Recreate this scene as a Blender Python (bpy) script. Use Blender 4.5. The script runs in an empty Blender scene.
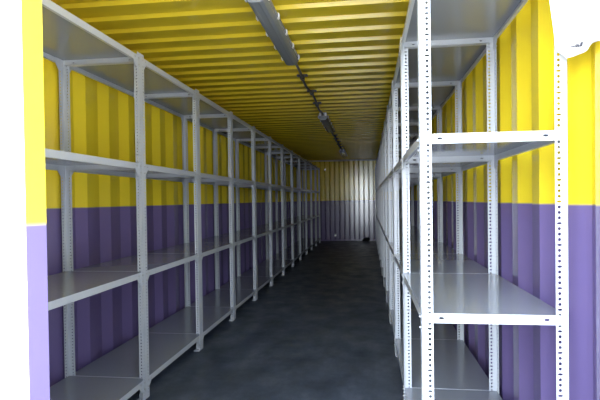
import bpy, bmesh, math, random
from math import sin, cos, tan, atan, pi, radians
from mathutils import Vector, Matrix
random.seed(4)
S = bpy.context.scene
COL = S.collection

# ------------------------------------------------------------------ dimensions (metres)
CAM_F, CAM_ROLL, CAM_YAW, CAM_PITCH, CAM_CY, EYE = 506.4, 0.0136, 0.1350, -0.0138, 7.17, 1.0543
XL, XR = -1.665, 0.640            # inner faces of the side walls
YO, YE = 1.30, 12.98              # doorway, far end
H = 2.065                         # ceiling (lower face of the ribs)
ZP = 1.028                        # yellow / purple paint line
BAY, DEP = 0.9, 0.4450            # rack length and depth
LF, RF, Y0 = -1.1897, 0.1642, 1.6590
LEVELS = (0.1129, 0.6853, 1.2601, 1.8283)
NR = 12
CX = (XL + XR) / 2

GLOW, GLOW_POW, GLOW_GAIN, SKY_BASE = (-0.12, -1.0, 0.10), 7.0, 13.0, 1.8

# ------------------------------------------------------------------ materials
def mat(name, color, rough=0.5, metal=0.0, spec=0.5):
    m = bpy.data.materials.new(name); m.use_nodes = True
    b = m.node_tree.nodes['Principled BSDF']
    b.inputs['Base Color'].default_value = (*color, 1)
    b.inputs['Roughness'].default_value = rough
    b.inputs['Metallic'].default_value = metal
    b.inputs['Specular IOR Level'].default_value = spec
    return m

def nodes(m): return m.node_tree.nodes, m.node_tree.links, m.node_tree.nodes['Principled BSDF']

def noise(m, scale, detail=4, rough=0.55, stretch=None):
    N, L, b = nodes(m)
    g = N.new('ShaderNodeNewGeometry')
    mp = N.new('ShaderNodeMapping'); L.new(g.outputs['Position'], mp.inputs['Vector'])
    if stretch: mp.inputs['Scale'].default_value = stretch
    n = N.new('ShaderNodeTexNoise'); n.inputs['Scale'].default_value = scale
    n.inputs['Detail'].default_value = detail; n.inputs['Roughness'].default_value = rough
    L.new(mp.outputs['Vector'], n.inputs['Vector'])
    return n

def ramp(m, src, stops):
    N, L, b = nodes(m)
    r = N.new('ShaderNodeValToRGB'); e = r.color_ramp.elements
    while len(e) < len(stops): e.new(0.5)
    for el, (p, c) in zip(e, stops):
        el.position = p; el.color = (*c, 1) if len(c) == 3 else c
    L.new(src, r.inputs['Fac']); return r

YEL = (0.86, 0.665, 0.03)
PUR = (0.158, 0.118, 0.268)

def two_tone(name, rough=0.3, spec=0.5, z0=ZP):
    """gloss paint: yellow above a straight masked line, purple below"""
    m = mat(name, YEL, rough, 0, spec)
    N, L, b = nodes(m)
    g = N.new('ShaderNodeNewGeometry'); sp = N.new('ShaderNodeSeparateXYZ')
    L.new(g.outputs['Position'], sp.inputs['Vector'])
    mr = N.new('ShaderNodeMapRange')
    mr.inputs['From Min'].default_value = z0 - 0.004; mr.inputs['From Max'].default_value = z0 + 0.004
    L.new(sp.outputs['Z'], mr.inputs['Value'])
    mx = N.new('ShaderNodeMix'); mx.data_type = 'RGBA'
    mx.inputs['A'].default_value = (*PUR, 1); mx.inputs['B'].default_value = (*YEL, 1)
    L.new(mr.outputs['Result'], mx.inputs['Factor'])
    n = noise(m, 3.0, 3)
    r = ramp(m, n.outputs['Fac'], [(0.3, (0.94, 0.94, 0.94)), (0.7, (1, 1, 1))])
    mu = N.new('ShaderNodeMix'); mu.data_type = 'RGBA'; mu.blend_type = 'MULTIPLY'
    mu.inputs['Factor'].default_value = 1
    L.new(mx.outputs['Result'], mu.inputs['A']); L.new(r.outputs['Color'], mu.inputs['B'])
    L.new(mu.outputs['Result'], b.inputs['Base Color'])
    return m

M = {}
M['wall'] = two_tone('yellow_over_purple_gloss_paint', 0.2)
M['endwall'] = two_tone('yellow_over_purple_end_wall_paint', 0.15, 1.0)
M['ceil'] = mat('yellow_ceiling_paint', (0.74, 0.56, 0.04), 0.16)
n = noise(M['ceil'], 2.5, 3)
r = ramp(M['ceil'], n.outputs['Fac'], [(0.3, (0.76, 0.57, 0.035)), (0.7, (0.86, 0.65, 0.035))])
nodes(M['ceil'])[1].new(r.outputs['Color'], nodes(M['ceil'])[2].inputs['Base Color'])
M['white_paint'] = mat('white_container_paint', (0.86, 0.86, 0.85), 0.4)
M['rail'] = mat('grey_yellow_rail_paint', (0.62, 0.55, 0.30), 0.3)

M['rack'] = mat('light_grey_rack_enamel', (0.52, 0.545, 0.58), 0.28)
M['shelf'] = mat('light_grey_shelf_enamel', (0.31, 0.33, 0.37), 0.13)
M['bolt'] = mat('zinc_plated_steel', (0.5, 0.5, 0.5), 0.4, 0.7)
M['foot'] = mat('grey_foot_plate', (0.45, 0.46, 0.48), 0.4)

# floor: dark painted boards, scuffed, with pale grit
m = M['floor'] = mat('dark_scuffed_floor_paint', (0.03, 0.034, 0.045), 0.4)
N, L, b = nodes(m)
n = noise(m, 3.6, 9, 0.72, (1.5, 0.7, 1))
r = ramp(m, n.outputs['Fac'], [(0.32, (0.036, 0.046, 0.066)), (0.52, (0.072, 0.090, 0.124)), (0.72, (0.145, 0.163, 0.20))])
v = N.new('ShaderNodeTexVoronoi'); v.inputs['Scale'].default_value = 7
g = N.new('ShaderNodeNewGeometry'); L.new(g.outputs['Position'], v.inputs['Vector'])
lt = N.new('ShaderNodeMath'); lt.operation = 'LESS_THAN'; lt.inputs[1].default_value = 0.035
L.new(v.outputs['Distance'], lt.inputs[0])
n3 = noise(m, 1.3, 2)
gt = N.new('ShaderNodeMath'); gt.operation = 'GREATER_THAN'; gt.inputs[1].default_value = 0.57
L.new(n3.outputs['Fac'], gt.inputs[0])
mu = N.new('ShaderNodeMath'); mu.operation = 'MULTIPLY'
L.new(lt.outputs[0], mu.inputs[0]); L.new(gt.outputs[0], mu.inputs[1])
mx = N.new('ShaderNodeMix'); mx.data_type = 'RGBA'
mx.inputs['B'].default_value = (0.14, 0.14, 0.15, 1)
L.new(mu.outputs[0], mx.inputs['Factor']); L.new(r.outputs['Color'], mx.inputs['A'])
L.new(mx.outputs['Result'], b.inputs['Base Color'])
n4 = noise(m, 4.5, 6, 0.6)
r4 = ramp(m, n4.outputs['Fac'], [(0.3, (0.30,) * 3), (0.7, (0.58,) * 3)])
L.new(r4.outputs['Color'], b.inputs['Roughness'])
bp = N.new('ShaderNodeBump'); bp.inputs['Strength'].default_value = 0.25; bp.inputs['Distance'].default_value = 0.01
L.new(n4.outputs['Fac'], bp.inputs['Height']); L.new(bp.outputs['Normal'], b.inputs['Normal'])

m = M['ground'] = mat('pale_concrete_yard', (0.48, 0.5, 0.52), 0.8)
n = noise(m, 3, 6)
r = ramp(m, n.outputs['Fac'], [(0.3, (0.42, 0.44, 0.46)), (0.7, (0.54, 0.56, 0.58))])
nodes(m)[1].new(r.outputs['Color'], nodes(m)[2].inputs['Base Color'])
M['lamp_body'] = mat('grey_lamp_housing', (0.30, 0.31, 0.32), 0.4)
M['lamp_cover'] = mat('frosted_lamp_cover', (0.24, 0.26, 0.28), 0.2)
M['lamp_cap'] = mat('pale_lamp_latch', (0.85, 0.85, 0.84), 0.3)
M['cable'] = mat('dark_cable_sheath', (0.13, 0.12, 0.10), 0.5)
M['saddle'] = mat('brown_black_saddle', (0.07, 0.065, 0.055), 0.5)
M['paper'] = mat('white_plastic_sheet', (0.88, 0.88, 0.88), 0.5)
M['ink'] = mat('grey_pen_ink', (0.06, 0.06, 0.08), 0.6)
M['rag'] = mat('black_cloth', (0.012, 0.012, 0.015), 0.9)
M['ring'] = mat('bare_bright_steel', (0.8, 0.79, 0.75), 0.25, 0.9)

# ------------------------------------------------------------------ helpers
def link(name, mesh, parent=None):
    o = bpy.data.objects.new(name, mesh); COL.objects.link(o)
    if parent: o.parent = parent
    return o

def obj(name, bm, material, parent=None, smooth=False, normals=True):
    if normals: bmesh.ops.recalc_face_normals(bm, faces=bm.faces)
    me = bpy.data.meshes.new(name); bm.to_mesh(me); bm.free()
    for mm in (material if isinstance(material, (list, tuple)) else [material]): me.materials.append(mm)
    if smooth:
        for p in me.polygons: p.use_smooth = True
    return link(name, me, parent)

def tag(o, label, cat, group=None, kind=None):
    o['label'] = label; o['category'] = cat
    if group: o['group'] = group
    if kind: o['kind'] = kind
    return o

def thing(name, loc, label, cat, group=None, rz=0):
    o = bpy.data.objects.new(name, None); COL.objects.link(o)
    o.empty_display_size = 0.1
    o.location = loc; o.rotation_euler = (0, 0, rz)
    return tag(o, label, cat, group)

def struct(name, bm, material, label, cat, smooth=False):
    o = obj(name, bm, material, None, smooth)
    o['kind'] = 'structure'; o['label'] = label; o['category'] = cat
    return o

def box(bm, x0, x1, y0, y1, z0, z1, bevel=0):
    vs = [bm.verts.new((x, y, z)) for x in (x0, x1) for y in (y0, y1) for z in (z0, z1)]
    fs = [(0, 1, 3, 2), (4, 6, 7, 5), (0, 4, 5, 1), (2, 3, 7, 6), (0, 2, 6, 4), (1, 5, 7, 3)]
    faces = [bm.faces.new([vs[i] for i in f]) for f in fs]
    if bevel:
        ed = {e for f in faces for e in f.edges}
        bmesh.ops.bevel(bm, geom=list(ed), offset=bevel, segments=2, affect='EDGES')
    return faces

def tube(bm, pts, rad, n=8):
    rings = []
    pts = [Vector(p) for p in pts]
    for i, p in enumerate(pts):
        t = (pts[min(i + 1, len(pts) - 1)] - pts[max(i - 1, 0)]).normalized()
        a = t.orthogonal().normalized() if not rings else (ref - ref.dot(t) * t).normalized()
        ref = a; bvec = t.cross(a)
        rings.append([bm.verts.new(p + rad * (cos(2 * pi * k / n) * a + sin(2 * pi * k / n) * bvec)) for k in range(n)])
    for q, w in zip(rings, rings[1:]):
        for k in range(n): bm.faces.new((q[k], q[(k + 1) % n], w[(k + 1) % n], w[k]))
    bm.faces.new(rings[0][::-1]); bm.faces.new(rings[-1])

def prism(bm, poly, axis_fn, d0, d1):
    """closed polygon (u,v) extruded from d0 to d1; axis_fn(u,v,d)->xyz"""
    a = [bm.verts.new(axis_fn(u, v, d0)) for u, v in poly]
    c = [bm.verts.new(axis_fn(u, v, d1)) for u, v in poly]
    k = len(poly)
    bm.faces.new(a[::-1]); bm.faces.new(c)
    for i in range(k): bm.faces.new((a[i], a[(i + 1) % k], c[(i + 1) % k], c[i]))

def cell(bm, fn, u0, u1, v0, v1, hole, t):
    """rectangular plate cell of thickness t with an oval hole (cu, cv, ru, rv); fn(u, v, w) -> xyz"""
    cu, cv, ru, rv = hole
    outer = [(u1, cv), (u1, v1), (cu, v1), (u0, v1), (u0, cv), (u0, v0), (cu, v0), (u1, v0)]
    inner = [(cu + ru * cos(k * pi / 4), cv + rv * sin(k * pi / 4)) for k in range(8)]
    A = [[bm.verts.new(fn(u, v, w)) for u, v in outer] for w in (0, t)]
    B = [[bm.verts.new(fn(u, v, w)) for u, v in inner] for w in (0, t)]
    for k in range(8):
        j = (k + 1) % 8
        bm.faces.new((A[0][k], A[0][j], B[0][j], B[0][k]))
        bm.faces.new((A[1][k], B[1][k], B[1][j], A[1][j]))
        bm.faces.new((B[0][k], B[0][j], B[1][j], B[1][k]))
    return A

def plain(bm, fn, u0, u1, v0, v1, t):
    for w in (0, t):
        bm.faces.new([bm.verts.new(fn(u, v, w)) for u, v in ((u0, v0), (u1, v0), (u1, v1), (u0, v1))])

# ------------------------------------------------------------------ the container
def corr_wall(centre_y, PITCH, x_in, sign, y0, y1, z0, z1, thick=0.004):
    """vertical trapezoid corrugation; sign = outward direction in x; inner flats centred on centre_y + k*PITCH"""
    prof = []
    k0 = math.floor((y0 - centre_y) / PITCH) - 1
    k = k0
    while centre_y + k * PITCH < y1 + PITCH:
        c = centre_y + k * PITCH
        prof += [(c - PITCH / 2 + 0.038, 0.046), (c - 0.042, 0), (c + 0.042, 0), (c + PITCH / 2 - 0.038, 0.046)]
        k += 1
    prof = [(min(max(y, y0), y1), d) for y, d in prof if y0 - 0.07 < y < y1 + 0.07]
    bm = bmesh.new(); rows = []
    for off in (0, thick):
        rows.append([[bm.verts.new((x_in + sign * (d + off), y, z)) for z in (z0, z1)] for y, d in prof])
    for r_ in rows:
        for a, b_ in zip(r_, r_[1:]): bm.faces.new((a[0], b_[0], b_[1], a[1]))
    A, B = rows
    for i in range(len(prof) - 1):
        for s in (0, 1): bm.faces.new((A[i][s], A[i + 1][s], B[i + 1][s], B[i][s]))
    for i in (0, -1): bm.faces.new((A[i][0], A[i][1], B[i][1], B[i][0]))
    return bm

struct('wall_left', corr_wall(2.87, 0.272, XL, -1, YO, YE + 0.06, -0.02, H + 0.05), M['wall'],
       'corrugated left side wall, yellow above and purple below, behind the left racks', 'wall')
struct('wall_right', corr_wall(2.345, 0.282, XR, 1, YO, YE + 0.06, -0.02, H + 0.05), M['wall'],
       'corrugated right side wall, bright yellow above and purple below, behind the right racks', 'wall')

# far end wall: narrower corrugation with deep grooves
bm = bmesh.new(); prof = []
EP = 0.123
x = XL - 0.03
while x < XR + 0.1:
    prof += [(x, 0), (x + EP * 0.66, 0), (x + EP * 0.80, 0.055), (x + EP * 0.86, 0.055)]
    x += EP
rows = [[[bm.verts.new((x, YE + d + off, z)) for z in (-0.02, H + 0.05)] for x, d in prof] for off in (0, 0.004)]
for r_ in rows:
    for a, b_ in zip(r_, r_[1:]): bm.faces.new((a[0], b_[0], b_[1], a[1]))
struct('wall_back', bm, M['endwall'], 'ribbed far end wall of the container, yellow over purple, glossy', 'wall')

# ceiling: cross ribs
bm = bmesh.new(); prof = []
CP = 0.2025
y = YO - 0.134
while y < YE + 0.25:
    prof += [(y, 0.021), (y + 0.070, 0.021), (y + 0.078, 0), (y + 0.158, 0), (y + 0.174, 0.021)]
    y += CP
prof = [(min(max(y, YO - 0.02), YE + 0.08), d) for y, d in prof]
rows = [[[bm.verts.new((x, y, H + d + off)) for x in (XL - 0.06, XR + 0.06)] for y, d in prof] for off in (0, 0.004)]
for r_ in rows:
    for a, b_ in zip(r_, r_[1:]): bm.faces.new((a[0], b_[0], b_[1], a[1]))
struct('ceiling', bm, M['ceil'], 'yellow ribbed steel ceiling of the container', 'ceiling')

bm = bmesh.new(); box(bm, XL - 0.05, XR + 0.05, YO - 0.02, YE + 0.06, -0.06, 0)
struct('floor', bm, M['floor'], 'dark scuffed container floor running between the racks', 'floor')

bm = bmesh.new(); box(bm, XL - 0.02, XR + 0.02, YE - 0.035, YE + 0.02, H - 0.03, H + 0.01, 0.004)
struct('trim_1', bm, M['rail'], 'shiny rail along the top of the far end wall', 'rail')
bm = bmesh.new(); box(bm, XL - 0.02, XR + 0.02, YE - 0.02, YE + 0.02, 0, 0.035, 0.004)
struct('trim_2', bm, M['endwall'], 'purple rail along the foot of the far end wall', 'rail')
# doorway frame
bm = bmesh.new(); box(bm, XL - 0.13, XL - 0.003, YO - 0.12, YO + 0.02, -0.16, H + 0.2, 0.01)
struct('trim_3', bm, [M['white_paint']], 'white left corner post of the container doorway', 'post')
bm = bmesh.new(); box(bm, XR + 0.003, XR + 0.13, YO - 0.12, YO + 0.02, -0.16, H + 0.2, 0.01)
struct('trim_4', bm, [M['white_paint']], 'white right corner post of the container doorway', 'post')
bm = bmesh.new(); box(bm, XL - 0.13, XR + 0.13, YO - 0.12, YO + 0.02, H + 0.03, H + 0.2, 0.01)
struct('trim_5', bm, [M['white_paint']], 'white header beam over the container doorway', 'beam')
bm = bmesh.new(); box(bm, XL - 0.13, XR + 0.13, YO - 0.12, YO - 0.02, -0.16, -0.005, 0.01)
struct('trim_6', bm, [M['white_paint']], 'white sill under the container doorway', 'sill')

# left door leaf, ajar: hinge at the left post, free edge towards the camera
hinge = Vector((XL, YO - 0.01, 0)); free = Vector((-0.595, 0.870, 0))
u = (free - hinge); W = u.length; ang = math.atan2(u.y, u.x)
bm = bmesh.new()
TH = 0.040
fs = box(bm, 0, W, -TH, 0, -0.0, H + 0.02)
bm.normal_update()
for f in bm.faces: f.material_index = 1 if f.normal.y < -0.98 else 0
d = struct('door_1', bm, [two_tone('door_yellow_over_purple_paint', 0.4, 0.5, 1.017), M['white_paint']],
           'left container door standing ajar, its yellow and purple edge beside blown-out white outside', 'door')
d.location = hinge; d.rotation_euler = (0, 0, ang)

bm = bmesh.new(); box(bm, -40, 40, -40, 40, -0.3, -0.16)
struct('ground', bm, M['ground'], 'pale concrete yard outside the container doorway', 'ground')

# ------------------------------------------------------------------ one rack (origin on floor at its centre, aisle side = +x)
FL, TK = 0.0366, 0.002             # upright flange, sheet thickness
UH = 1.843
HP = 0.0168
hx, hy = DEP / 2, BAY / 2 - 0.0012

def upright_mesh(sx, sy):
    bm = bmesh.new()
    z0 = 0.006
    for axis in 'xy':
        if axis == 'x':   # flange lying in the x direction, facing along y
            fn = lambda a, v, w: (sx * (hx - a), sy * (hy - w), v)
        else:
            fn = lambda a, v, w: (sx * (hx - w), sy * (hy - a), v)
        nn = int((UH - z0) / HP)
        zz = z0
        for i in range(nn):
            slot = (i % 4 == 1)
            hole = (0.0252, zz + HP / 2, 0.0078 if slot else 0.0050, 0.0038 if slot else 0.0052)
            cell(bm, fn, 0, FL, zz, zz + HP, hole, TK)
            zz += HP
        plain(bm, fn, 0, FL, zz, UH, TK)
        # long edges and ends of the sheet
        for a in (0, FL):
            bm.faces.new([bm.verts.new(fn(a, v, w)) for v, w in ((z0, 0), (UH, 0), (UH, TK), (z0, TK))])
        for v in (z0, UH):
            bm.faces.new([bm.verts.new(fn(a, v, w)) for a, w in ((0, 0), (FL, 0), (FL, TK), (0, TK))])
    me = bpy.data.meshes.new('upright'); bm.to_mesh(me); bm.free(); me.materials.append(M['rack'])
    return me

def foot_mesh(sx, sy):
    bm = bmesh.new()
    x0, x1 = sorted((sx * (hx - 0.003), sx * (hx - 0.042))); y0, y1 = sorted((sy * (hy - 0.003), sy * (hy - 0.040)))
    box(bm, x0, x1, y0, y1, 0, 0.006)
    ox = lambda a, b_: sorted((sx * a, sx * b_)); oy = lambda a, b_: sorted((sy * a, sy * b_))
    box(bm, *ox(hx - 0.0025, hx - 0.006), *oy(hy - 0.004, hy - 0.037), 0.006, 0.032)
    box(bm, *ox(hx - 0.006, hx - 0.037), *oy(hy - 0.0025, hy - 0.006), 0.006, 0.032)
    bmesh.ops.recalc_face_normals(bm, faces=bm.faces)
    me = bpy.data.meshes.new('foot'); bm.to_mesh(me); bm.free(); me.materials.append(M['foot'])
    return me

def shelf_mesh():
    bm = bmesh.new()
    ax, ay = hx - TK - 0.0006, hy - TK - 0.0006
    # top sheet
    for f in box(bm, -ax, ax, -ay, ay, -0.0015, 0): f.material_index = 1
    FH = 0.03
    for s in (-1, 1):
        for long in (0, 1):
            half = ay if long else ax
            if long: fn = lambda a, v, w: (s * (ax - w), a, v)
            else: fn = lambda a, v, w: (a, s * (ay - w), v)
            hs = 0.060
            for e in (-1, 1):
                c = e * (half - hs)
                cell(bm, fn, c - 0.012, c + 0.012, -FH, 0, (c, -0.015, 0.0088, 0.0042), 0.0012)
                u0, u1 = sorted((e * half, c + e * 0.012))
                plain(bm, fn, u0, u1, -FH, 0, 0.0012)
            plain(bm, fn, -half + hs + 0.012, half - hs - 0.012, -FH, 0, 0.0012)
            # folded return lip along the bottom
            if long: box(bm, *sorted((s * ax, s * (ax - 0.014))), -ay + 0.08, ay - 0.08, -FH - 0.0012, -FH)
            else: box(bm, -ax + 0.015, ax - 0.015, *sorted((s * ay, s * (ay - 0.014))), -FH - 0.0012, -FH)
    bmesh.ops.recalc_face_normals(bm, faces=bm.faces)
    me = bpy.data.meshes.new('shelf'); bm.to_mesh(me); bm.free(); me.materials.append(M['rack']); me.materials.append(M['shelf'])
    return me

def gusset_mesh(sx, sy):
    """corner plate below a shelf, inside the aisle-side (or wall-side) flange"""
    bm = bmesh.new()
    poly = [(0.004, -0.001), (0.074, -0.001), (0.074, -0.030), (0.044, -0.062), (0.004, -0.062)]
    prism(bm, poly, lambda a, v, w: (sx * (hx - w), sy * (hy - a), v), 0.0046, 0.0062)
    bmesh.ops.recalc_face_normals(bm, faces=bm.faces)
    me = bpy.data.meshes.new('gusset_plate'); bm.to_mesh(me); bm.free(); me.materials.append(M['rack'])
    return me

def bolt_mesh(sx):
    bm = bmesh.new()
    poly = [(0.0050 * cos(k * pi / 3), 0.0050 * sin(k * pi / 3)) for k in range(6)]
    prism(bm, poly, lambda a, v, w: (sx * w, a, v), 0, 0.003)
    poly = [(0.0028 * cos(k * pi / 4), 0.0028 * sin(k * pi / 4)) for k in range(8)]
    prism(bm, poly, lambda a, v, w: (sx * w, a, v), 0.003, 0.006)
    bmesh.ops.recalc_face_normals(bm, faces=bm.faces)
    me = bpy.data.meshes.new('bolt'); bm.to_mesh(me); bm.free(); me.materials.append(M['bolt'])
    return me

UP = {(sx, sy): upright_mesh(sx, sy) for sx in (-1, 1) for sy in (-1, 1)}
FT = {k: foot_mesh(*k) for k in UP}
GU = {k: gusset_mesh(*k) for k in UP}
BO = {sx: bolt_mesh(sx) for sx in (-1, 1)}
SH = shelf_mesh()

def make_rack():
    root = bpy.data.objects.new('steel_rack', None); COL.objects.link(root); root.empty_display_size = 0.1
    for k in UP:
        up = link('upright', UP[k], root); link('foot', FT[k], up)
    for z in LEVELS:
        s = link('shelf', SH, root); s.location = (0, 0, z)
        for k in UP:
            g_ = link('gusset_plate', GU[k], root); g_.location = (0, 0, z)
            for a, v in ((0.022, -0.05), (0.022, -0.015), (0.060, -0.015)):
                b_ = link('bolt', BO[k[0]], g_)
                b_.location = (k[0] * (hx - (0.0 if a < 0.03 else TK + 0.0006)), k[1] * (hy - a), v)
    return root

def copy_rack(root, bolts):
    c = root.copy(); COL.objects.link(c)
    for ch in list(root.children):
        p = ch.copy(); COL.objects.link(p); p.parent = c
        for g_ in list(ch.children):
            if g_.name.startswith('bolt') and not bolts: continue
            q = g_.copy(); COL.objects.link(q); q.parent = p
    return c

ORD = ['first', 'second', 'third', 'fourth', 'fifth', 'sixth', 'seventh', 'eighth', 'ninth', 'tenth', 'eleventh', 'last']
proto = make_rack()
for side in ('left', 'right'):
    for k in range(NR):
        o = proto if (side == 'left' and k == 0) else copy_rack(proto, k < 4)
        yc = Y0 + BAY * (k + 0.5)
        if side == 'left':
            o.location = (LF - hx, yc, 0); o.rotation_euler = (0, 0, 0)
        else:
            o.location = (RF + hx, yc, 0); o.rotation_euler = (0, 0, pi)
        if k == 0:
            lab = ('nearest empty light grey steel rack on the left, partly behind the ajar door' if side == 'left'
                   else 'nearest empty rack on the right, its perforated front uprights glaring white in daylight')
        elif k == NR - 1:
            lab = 'empty light grey steel rack on the %s closest to the far end wall' % side
        else:
            lab = '%s empty light grey steel rack from the doorway along the %s wall' % (ORD[k], side)
        tag(o, lab, 'rack', 'empty steel racks along the %s wall' % side)

# ------------------------------------------------------------------ ceiling lamps and their cable
LL = 1.13
def make_lamp():
    root = bpy.data.objects.new('ceiling_light', None); COL.objects.link(root)
    bm = bmesh.new()      # housing: trapezoid trough; origin at mid-length on the ceiling
    prism(bm, [(-0.036, 0), (0.036, 0), (0.054, -0.036), (0.054, -0.046), (-0.054, -0.046), (-0.054, -0.036)],
          lambda a, v, w: (a, w, v), -LL / 2, LL / 2)
    bmesh.ops.bevel(bm, geom=list(bm.edges), offset=0.002, segments=1, affect='EDGES')
    obj('housing', bm, M['lamp_body'], root)
    bm = bmesh.new()
    prism(bm, [(-0.05, -0.0465), (0.05, -0.0465), (0.05, -0.058), (0.036, -0.083), (0.018, -0.088), (0.012, -0.085),
               (-0.012, -0.085), (-0.018, -0.088), (-0.036, -0.083), (-0.05, -0.058)],
          lambda a, v, w: (a, w, v), -LL / 2 + 0.006, LL / 2 - 0.006)
    bmesh.ops.bevel(bm, geom=list(bm.edges), offset=0.002, segments=1, affect='EDGES')
    obj('diffuser', bm, M['lamp_cover'], root)
    for s in (-1, 1):
        for i in range(5):
            yy = -LL / 2 + 0.05 + i * (LL - 0.1) / 4
            bm = bmesh.new()
            prism(bm, [(0.055, -0.030), (0.062, -0.036), (0.062, -0.056), (0.056, -0.064), (0.0505, -0.060), (0.0555, -0.054)],
                  lambda a, v, w: (s * a, w, v), yy - 0.011, yy + 0.011)
            obj('latch', bm, M['lamp_cap'], root)
        bm = bmesh.new()    # pale end clip beside the gland
        box(bm, s * 0.032 - 0.012, s * 0.032 + 0.012, -LL / 2 - 0.016, -LL / 2 - 0.0005, -0.042, -0.004, 0.004)
        obj('end_clip', bm, M['lamp_cap'], root)
        bm = bmesh.new()
        tube(bm, [(0, s * (LL / 2 + 0.0005), -0.026), (0, s * (LL / 2 + 0.028), -0.026)], 0.012, 10)
        obj('cable_gland', bm, M['cable'], root)
    return root

lamp_y = [2.315, 5.85, 10.1]
lamp_lab = ['long unlit grey batten lamp under the ceiling, nearest the doorway',
            'unlit batten lamp halfway along the ceiling, pale clips on its near end',
            'small looking unlit batten lamp on the ceiling close to the far end wall']
lp = make_lamp()
for i, yy in enumerate(lamp_y):
    if i == 0: o = lp
    else:
        o = lp.copy(); COL.objects.link(o)
        for ch in list(lp.children):
            c = ch.copy(); COL.objects.link(c); c.parent = o
    o.location = (CX, yy + LL / 2, H - 0.0005)
    tag(o, lamp_lab[i], 'lamp', 'batten lamps along the ceiling')

def cable(ya, yb, label, n):
    root = thing('power_cord', (CX, ya, H), label, 'cable', 'cables linking the ceiling lamps')
    bm = bmesh.new(); pts = []
    steps = 80
    for i in range(steps + 1):
        t = i / steps; y = t * (yb - ya)
        ph = t * n
        fade = min(1, 8 * t, 8 * (1 - t))
        pts.append((fade * 0.009 * sin(ph * pi * 1.0 + 0.6), y, -0.026 - fade * 0.008 * abs(sin(ph * pi))))
    tube(bm, pts, 0.010, 8)
    obj('sheath', bm, M['cable'], root, True)
    for k in range(1, n):
        y = k / n * (yb - ya)
        xx = 0.009 * sin(k * pi + 0.6)
        bm = bmesh.new()
        box(bm, xx - 0.044, xx + 0.044, y - 0.022, y + 0.022, -0.014, -0.0005, 0.003)
        box(bm, xx - 0.017, xx + 0.017, y - 0.027, y + 0.027, -0.044, -0.012, 0.004)
        obj('saddle', bm, M['saddle'], root)
cable(lamp_y[0] + LL + 0.03, lamp_y[1] - 0.03, 'dark cable with clips on the ceiling between the first and second lamps', 4)
cable(lamp_y[1] + LL + 0.03, lamp_y[2] - 0.03, 'dark cable on the ceiling between the second lamp and the farthest lamp', 7)

# ------------------------------------------------------------------ white sheet hung on the nearest right upright
CAM_ROT = Matrix.Rotation(CAM_YAW, 3, 'Z') @ Matrix.Rotation(pi / 2 + CAM_PITCH, 3, 'X') @ Matrix.Rotation(-CAM_ROLL, 3, 'Z')
def px(x, y, Y):
    """world point at depth Y along the line of sight of photo position (x, y)"""
    dw = CAM_ROT @ Vector((x - 300, 200 + CAM_CY - y, -CAM_F))
    t = Y / dw.y
    return Vector((dw.x * t, Y, EYE + dw.z * t))
def seen_at(p):
    q = CAM_ROT.transposed() @ (Vector(p) - Vector((0, 0, EYE)))
    return 300 - CAM_F * q.x / q.z
# plan of the sheet's hang: across the upright, then bending forward along the wall towards the doorway
plan = [(0.566, 1.634), (0.574, 1.631), (0.582, 1.628), (0.594, 1.624), (0.609, 1.612), (0.617, 1.59), (0.621, 1.56),
        (0.623, 1.52), (0.624, 1.47), (0.625, 1.42), (0.624, 1.37), (0.620, 1.32)]
bot = [(548, 47), (555, 50), (561, 55), (566, 58.5), (572, 57), (578, 55.5), (584, 53), (588, 50), (590.5, 46), (594, 43), (600, 41), (640, 36)]
def zbot(X, Y):
    sx = seen_at((X, Y, EYE + 0.45))
    for (x0, y0), (x1, y1) in zip(bot, bot[1:]):
        if x0 <= sx <= x1 or (x1 == 640 and sx > x1):
            yy = y0 + (min(sx, x1) - x0) / (x1 - x0) * (y1 - y0); break
    else: yy = bot[0][1]
    return px(sx, yy, Y).z
fine = []
for (a, b_) in zip(plan, plan[1:]):
    for t in range(4): fine.append((a[0] + (b_[0] - a[0]) * t / 4, a[1] + (b_[1] - a[1]) * t / 4))
fine.append(plan[-1])
bm = bmesh.new(); NV = 16; grid = []
ZT = 1.86
for i, (X, Y) in enumerate(fine):
    zb = zbot(X, Y); colv = []
    for j in range(NV + 1):
        t = j / NV; z = zb + (ZT - zb) * t
        # left edge leans outwards to the top; slight waviness of the sheet
        lean = -0.047 * (t ** 1.2) * max(0, 1 - i / 12)
        wav = 0.0025 * sin(i * 0.55 + 2.2 * t) 
        if Y > 1.60: colv.append(bm.verts.new((X + lean, Y + wav - 0.004, z)))
        else: colv.append(bm.verts.new((X + wav - 0.004, Y, z)))
    grid.append(colv)
for a, b_ in zip(grid, grid[1:]):
    for j in range(NV): bm.faces.new((a[j], b_[j], b_[j + 1], a[j + 1]))
root = thing('hanging_sheet', (0.60, 1.62, 1.40), 'white hanging sheet with faint handwriting over the right rack\'s front upright', 'sheet')
sh = obj('sheet', bm, M['paper'], root, True)
sh.matrix_parent_inverse = Matrix.Translation(root.location).inverted()
sm = sh.modifiers.new('thick', 'SOLIDIFY'); sm.thickness = 0.0012; sm.offset = 0
def on_sheet(x, y):
    # nearest plan segment hit by the view ray, slightly in front of it
    best = None
    for (a, b_) in zip(fine, fine[1:]):
        p0 = px(x, y, 1.0); d = Vector((p0.x, p0.y))
        A = Vector(a); Bv = Vector(b_); e = Bv - A
        den = d.x * e.y - d.y * e.x
        if abs(den) < 1e-9: continue
        t = (A.x * e.y - A.y * e.x) / den; s = (A.x * d.y - A.y * d.x) / den
        if -0.02 <= s <= 1.02: best = t; break
    q = px(x, y, 1.0)
    k = (best or 1.6) - 0.03
    return Vector((q.x * k, q.y * k, EYE + (q.z - EYE) * k))
bm = bmesh.new()
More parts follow.
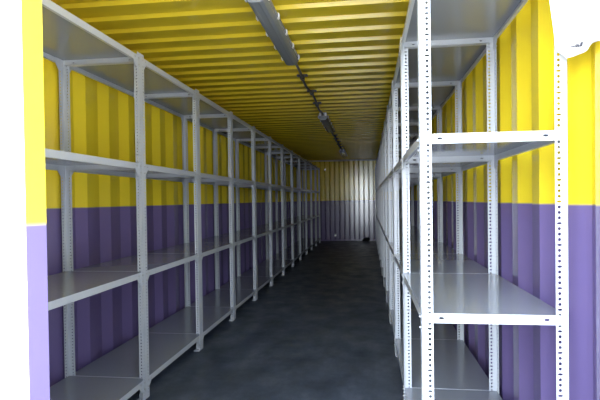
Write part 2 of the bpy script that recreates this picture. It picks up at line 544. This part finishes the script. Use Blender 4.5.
strokes = [[(567.5, 47.6), (569, 46.9), (570, 47.3), (571, 46.5), (572, 46.9), (573, 46.1), (574, 46.6), (575, 45.8), (576, 46.3)],
           [(576.4, 47.2), (577.0, 43.6)], [(578.3, 47.0), (577.6, 45.2), (578.6, 44.6), (579.0, 46.2)],
           [(580.0, 46.6), (581.2, 42.2)], [(581.4, 46.2), (582.4, 42.0)]]
for st in strokes:
    tube(bm, [on_sheet(*p) for p in st], 0.0019, 5)
hw = obj('handwriting', bm, M['ink'], root)
hw.matrix_parent_inverse = Matrix.Translation(root.location).inverted()

# ------------------------------------------------------------------ small things at the far end
def ring(loc, label):
    root = thing('lashing_ring', loc, label, 'ring', 'small steel fittings on the far end wall')
    bm = bmesh.new(); box(bm, -0.018, 0.018, -0.006, 0, -0.03, 0.03, 0.002); obj('mounting_plate', bm, M['ring'], root)
    bm = bmesh.new()
    pts = [(0.018 * sin(a), -0.012, -0.018 * cos(a) - 0.01) for a in [2 * pi * k / 14 for k in range(15)]]
    tube(bm, pts, 0.004, 6); obj('loop', bm, M['ring'], root)
ring((-1.10, YE + 0.001, 1.82), 'small bright steel fitting high on the yellow end wall')
ring((-0.86, YE + 0.001, 0.14), 'small bright steel fitting low on the purple end wall')

bm = bmesh.new()
bmesh.ops.create_icosphere(bm, subdivisions=3, radius=1)
for v in bm.verts:
    p = v.co.copy()
    k = 1 + 0.22 * sin(5 * p.x + 2 * p.y) + 0.16 * sin(7 * p.y - 3 * p.z) + 0.1 * sin(11 * p.z + 4 * p.x)
    v.co = Vector((p.x * 0.085 * k, p.y * 0.07 * k, max(0, (p.z + 0.45) * 0.055 * k)))
o = obj('rag', bm, M['rag'], None, True); o.location = (-0.06, YE - 0.16, 0.0005)
tag(o, 'small dark crumpled rag on the floor against the far end wall', 'rag')

# ------------------------------------------------------------------ daylight
w = bpy.data.worlds.new('World'); S.world = w; w.use_nodes = True
N, L = w.node_tree.nodes, w.node_tree.links
bg = N['Background']
tc = N.new('ShaderNodeTexCoord'); sp = N.new('ShaderNodeSeparateXYZ'); L.new(tc.outputs['Generated'], sp.inputs[0])
cr = N.new('ShaderNodeValToRGB')
cr.color_ramp.elements[0].position = 0.0; cr.color_ramp.elements[0].color = (0.86, 0.93, 1.0, 1)
cr.color_ramp.elements[1].position = 0.7; cr.color_ramp.elements[1].color = (0.56, 0.72, 1.0, 1)
L.new(sp.outputs['Z'], cr.inputs['Fac']); L.new(cr.outputs['Color'], bg.inputs['Color'])
# hazy sky: a broad bright glow low over the yard, behind and to the left of the doorway
dt = N.new('ShaderNodeVectorMath'); dt.operation = 'DOT_PRODUCT'
L.new(tc.outputs['Generated'], dt.inputs[0]); dt.inputs[1].default_value = Vector(GLOW).normalized()
mxm = N.new('ShaderNodeMath'); mxm.operation = 'MAXIMUM'; mxm.inputs[1].default_value = 0; L.new(dt.outputs['Value'], mxm.inputs[0])
pw = N.new('ShaderNodeMath'); pw.operation = 'POWER'; pw.inputs[1].default_value = GLOW_POW; L.new(mxm.outputs[0], pw.inputs[0])
ma = N.new('ShaderNodeMath'); ma.operation = 'MULTIPLY_ADD'; ma.inputs[1].default_value = GLOW_GAIN; ma.inputs[2].default_value = SKY_BASE
L.new(pw.outputs[0], ma.inputs[0]); L.new(ma.outputs[0], bg.inputs['Strength'])
# high sun from behind the container: it lights the yard in front of the doorway and never shines in
sl = bpy.data.lights.new('sun', 'SUN'); sl.energy = 25; sl.angle = radians(0.6); sl.color = (1, 0.98, 0.96)
so = bpy.data.objects.new('sun', sl); COL.objects.link(so)
so.rotation_euler = Vector((0.10, -0.5, -0.86)).to_track_quat('-Z', 'Y').to_euler()
so.location = (0, 8, 12)
# sampling portal in the doorway: it gives off no light, it only guides the skylight's sampling
pl = bpy.data.lights.new('doorway_portal', 'AREA'); pl.shape = 'RECTANGLE'; pl.size = XR - XL; pl.size_y = H
pl.cycles.is_portal = True
po = bpy.data.objects.new('doorway_portal', pl); COL.objects.link(po)
po.location = (CX, YO - 0.03, H / 2); po.rotation_euler = (pi / 2, 0, 0)

# ------------------------------------------------------------------ camera
cd = bpy.data.cameras.new('Camera'); cam = bpy.data.objects.new('Camera', cd); COL.objects.link(cam)
cd.sensor_width = 36; cd.lens = CAM_F * 36 / 600; cd.clip_start = 0.02
cd.shift_y = CAM_CY / 600
cam.matrix_world = Matrix.Translation((0, 0, EYE)) @ CAM_ROT.to_4x4()
S.camera = cam

S.view_settings.view_transform = 'Standard'; S.view_settings.look = 'None'
S.view_settings.gamma = 1; S.view_settings.use_curve_mapping = False
S.view_settings.exposure = 0.58
S.cycles.max_bounces = 16; S.cycles.diffuse_bounces = 10; S.cycles.glossy_bounces = 8
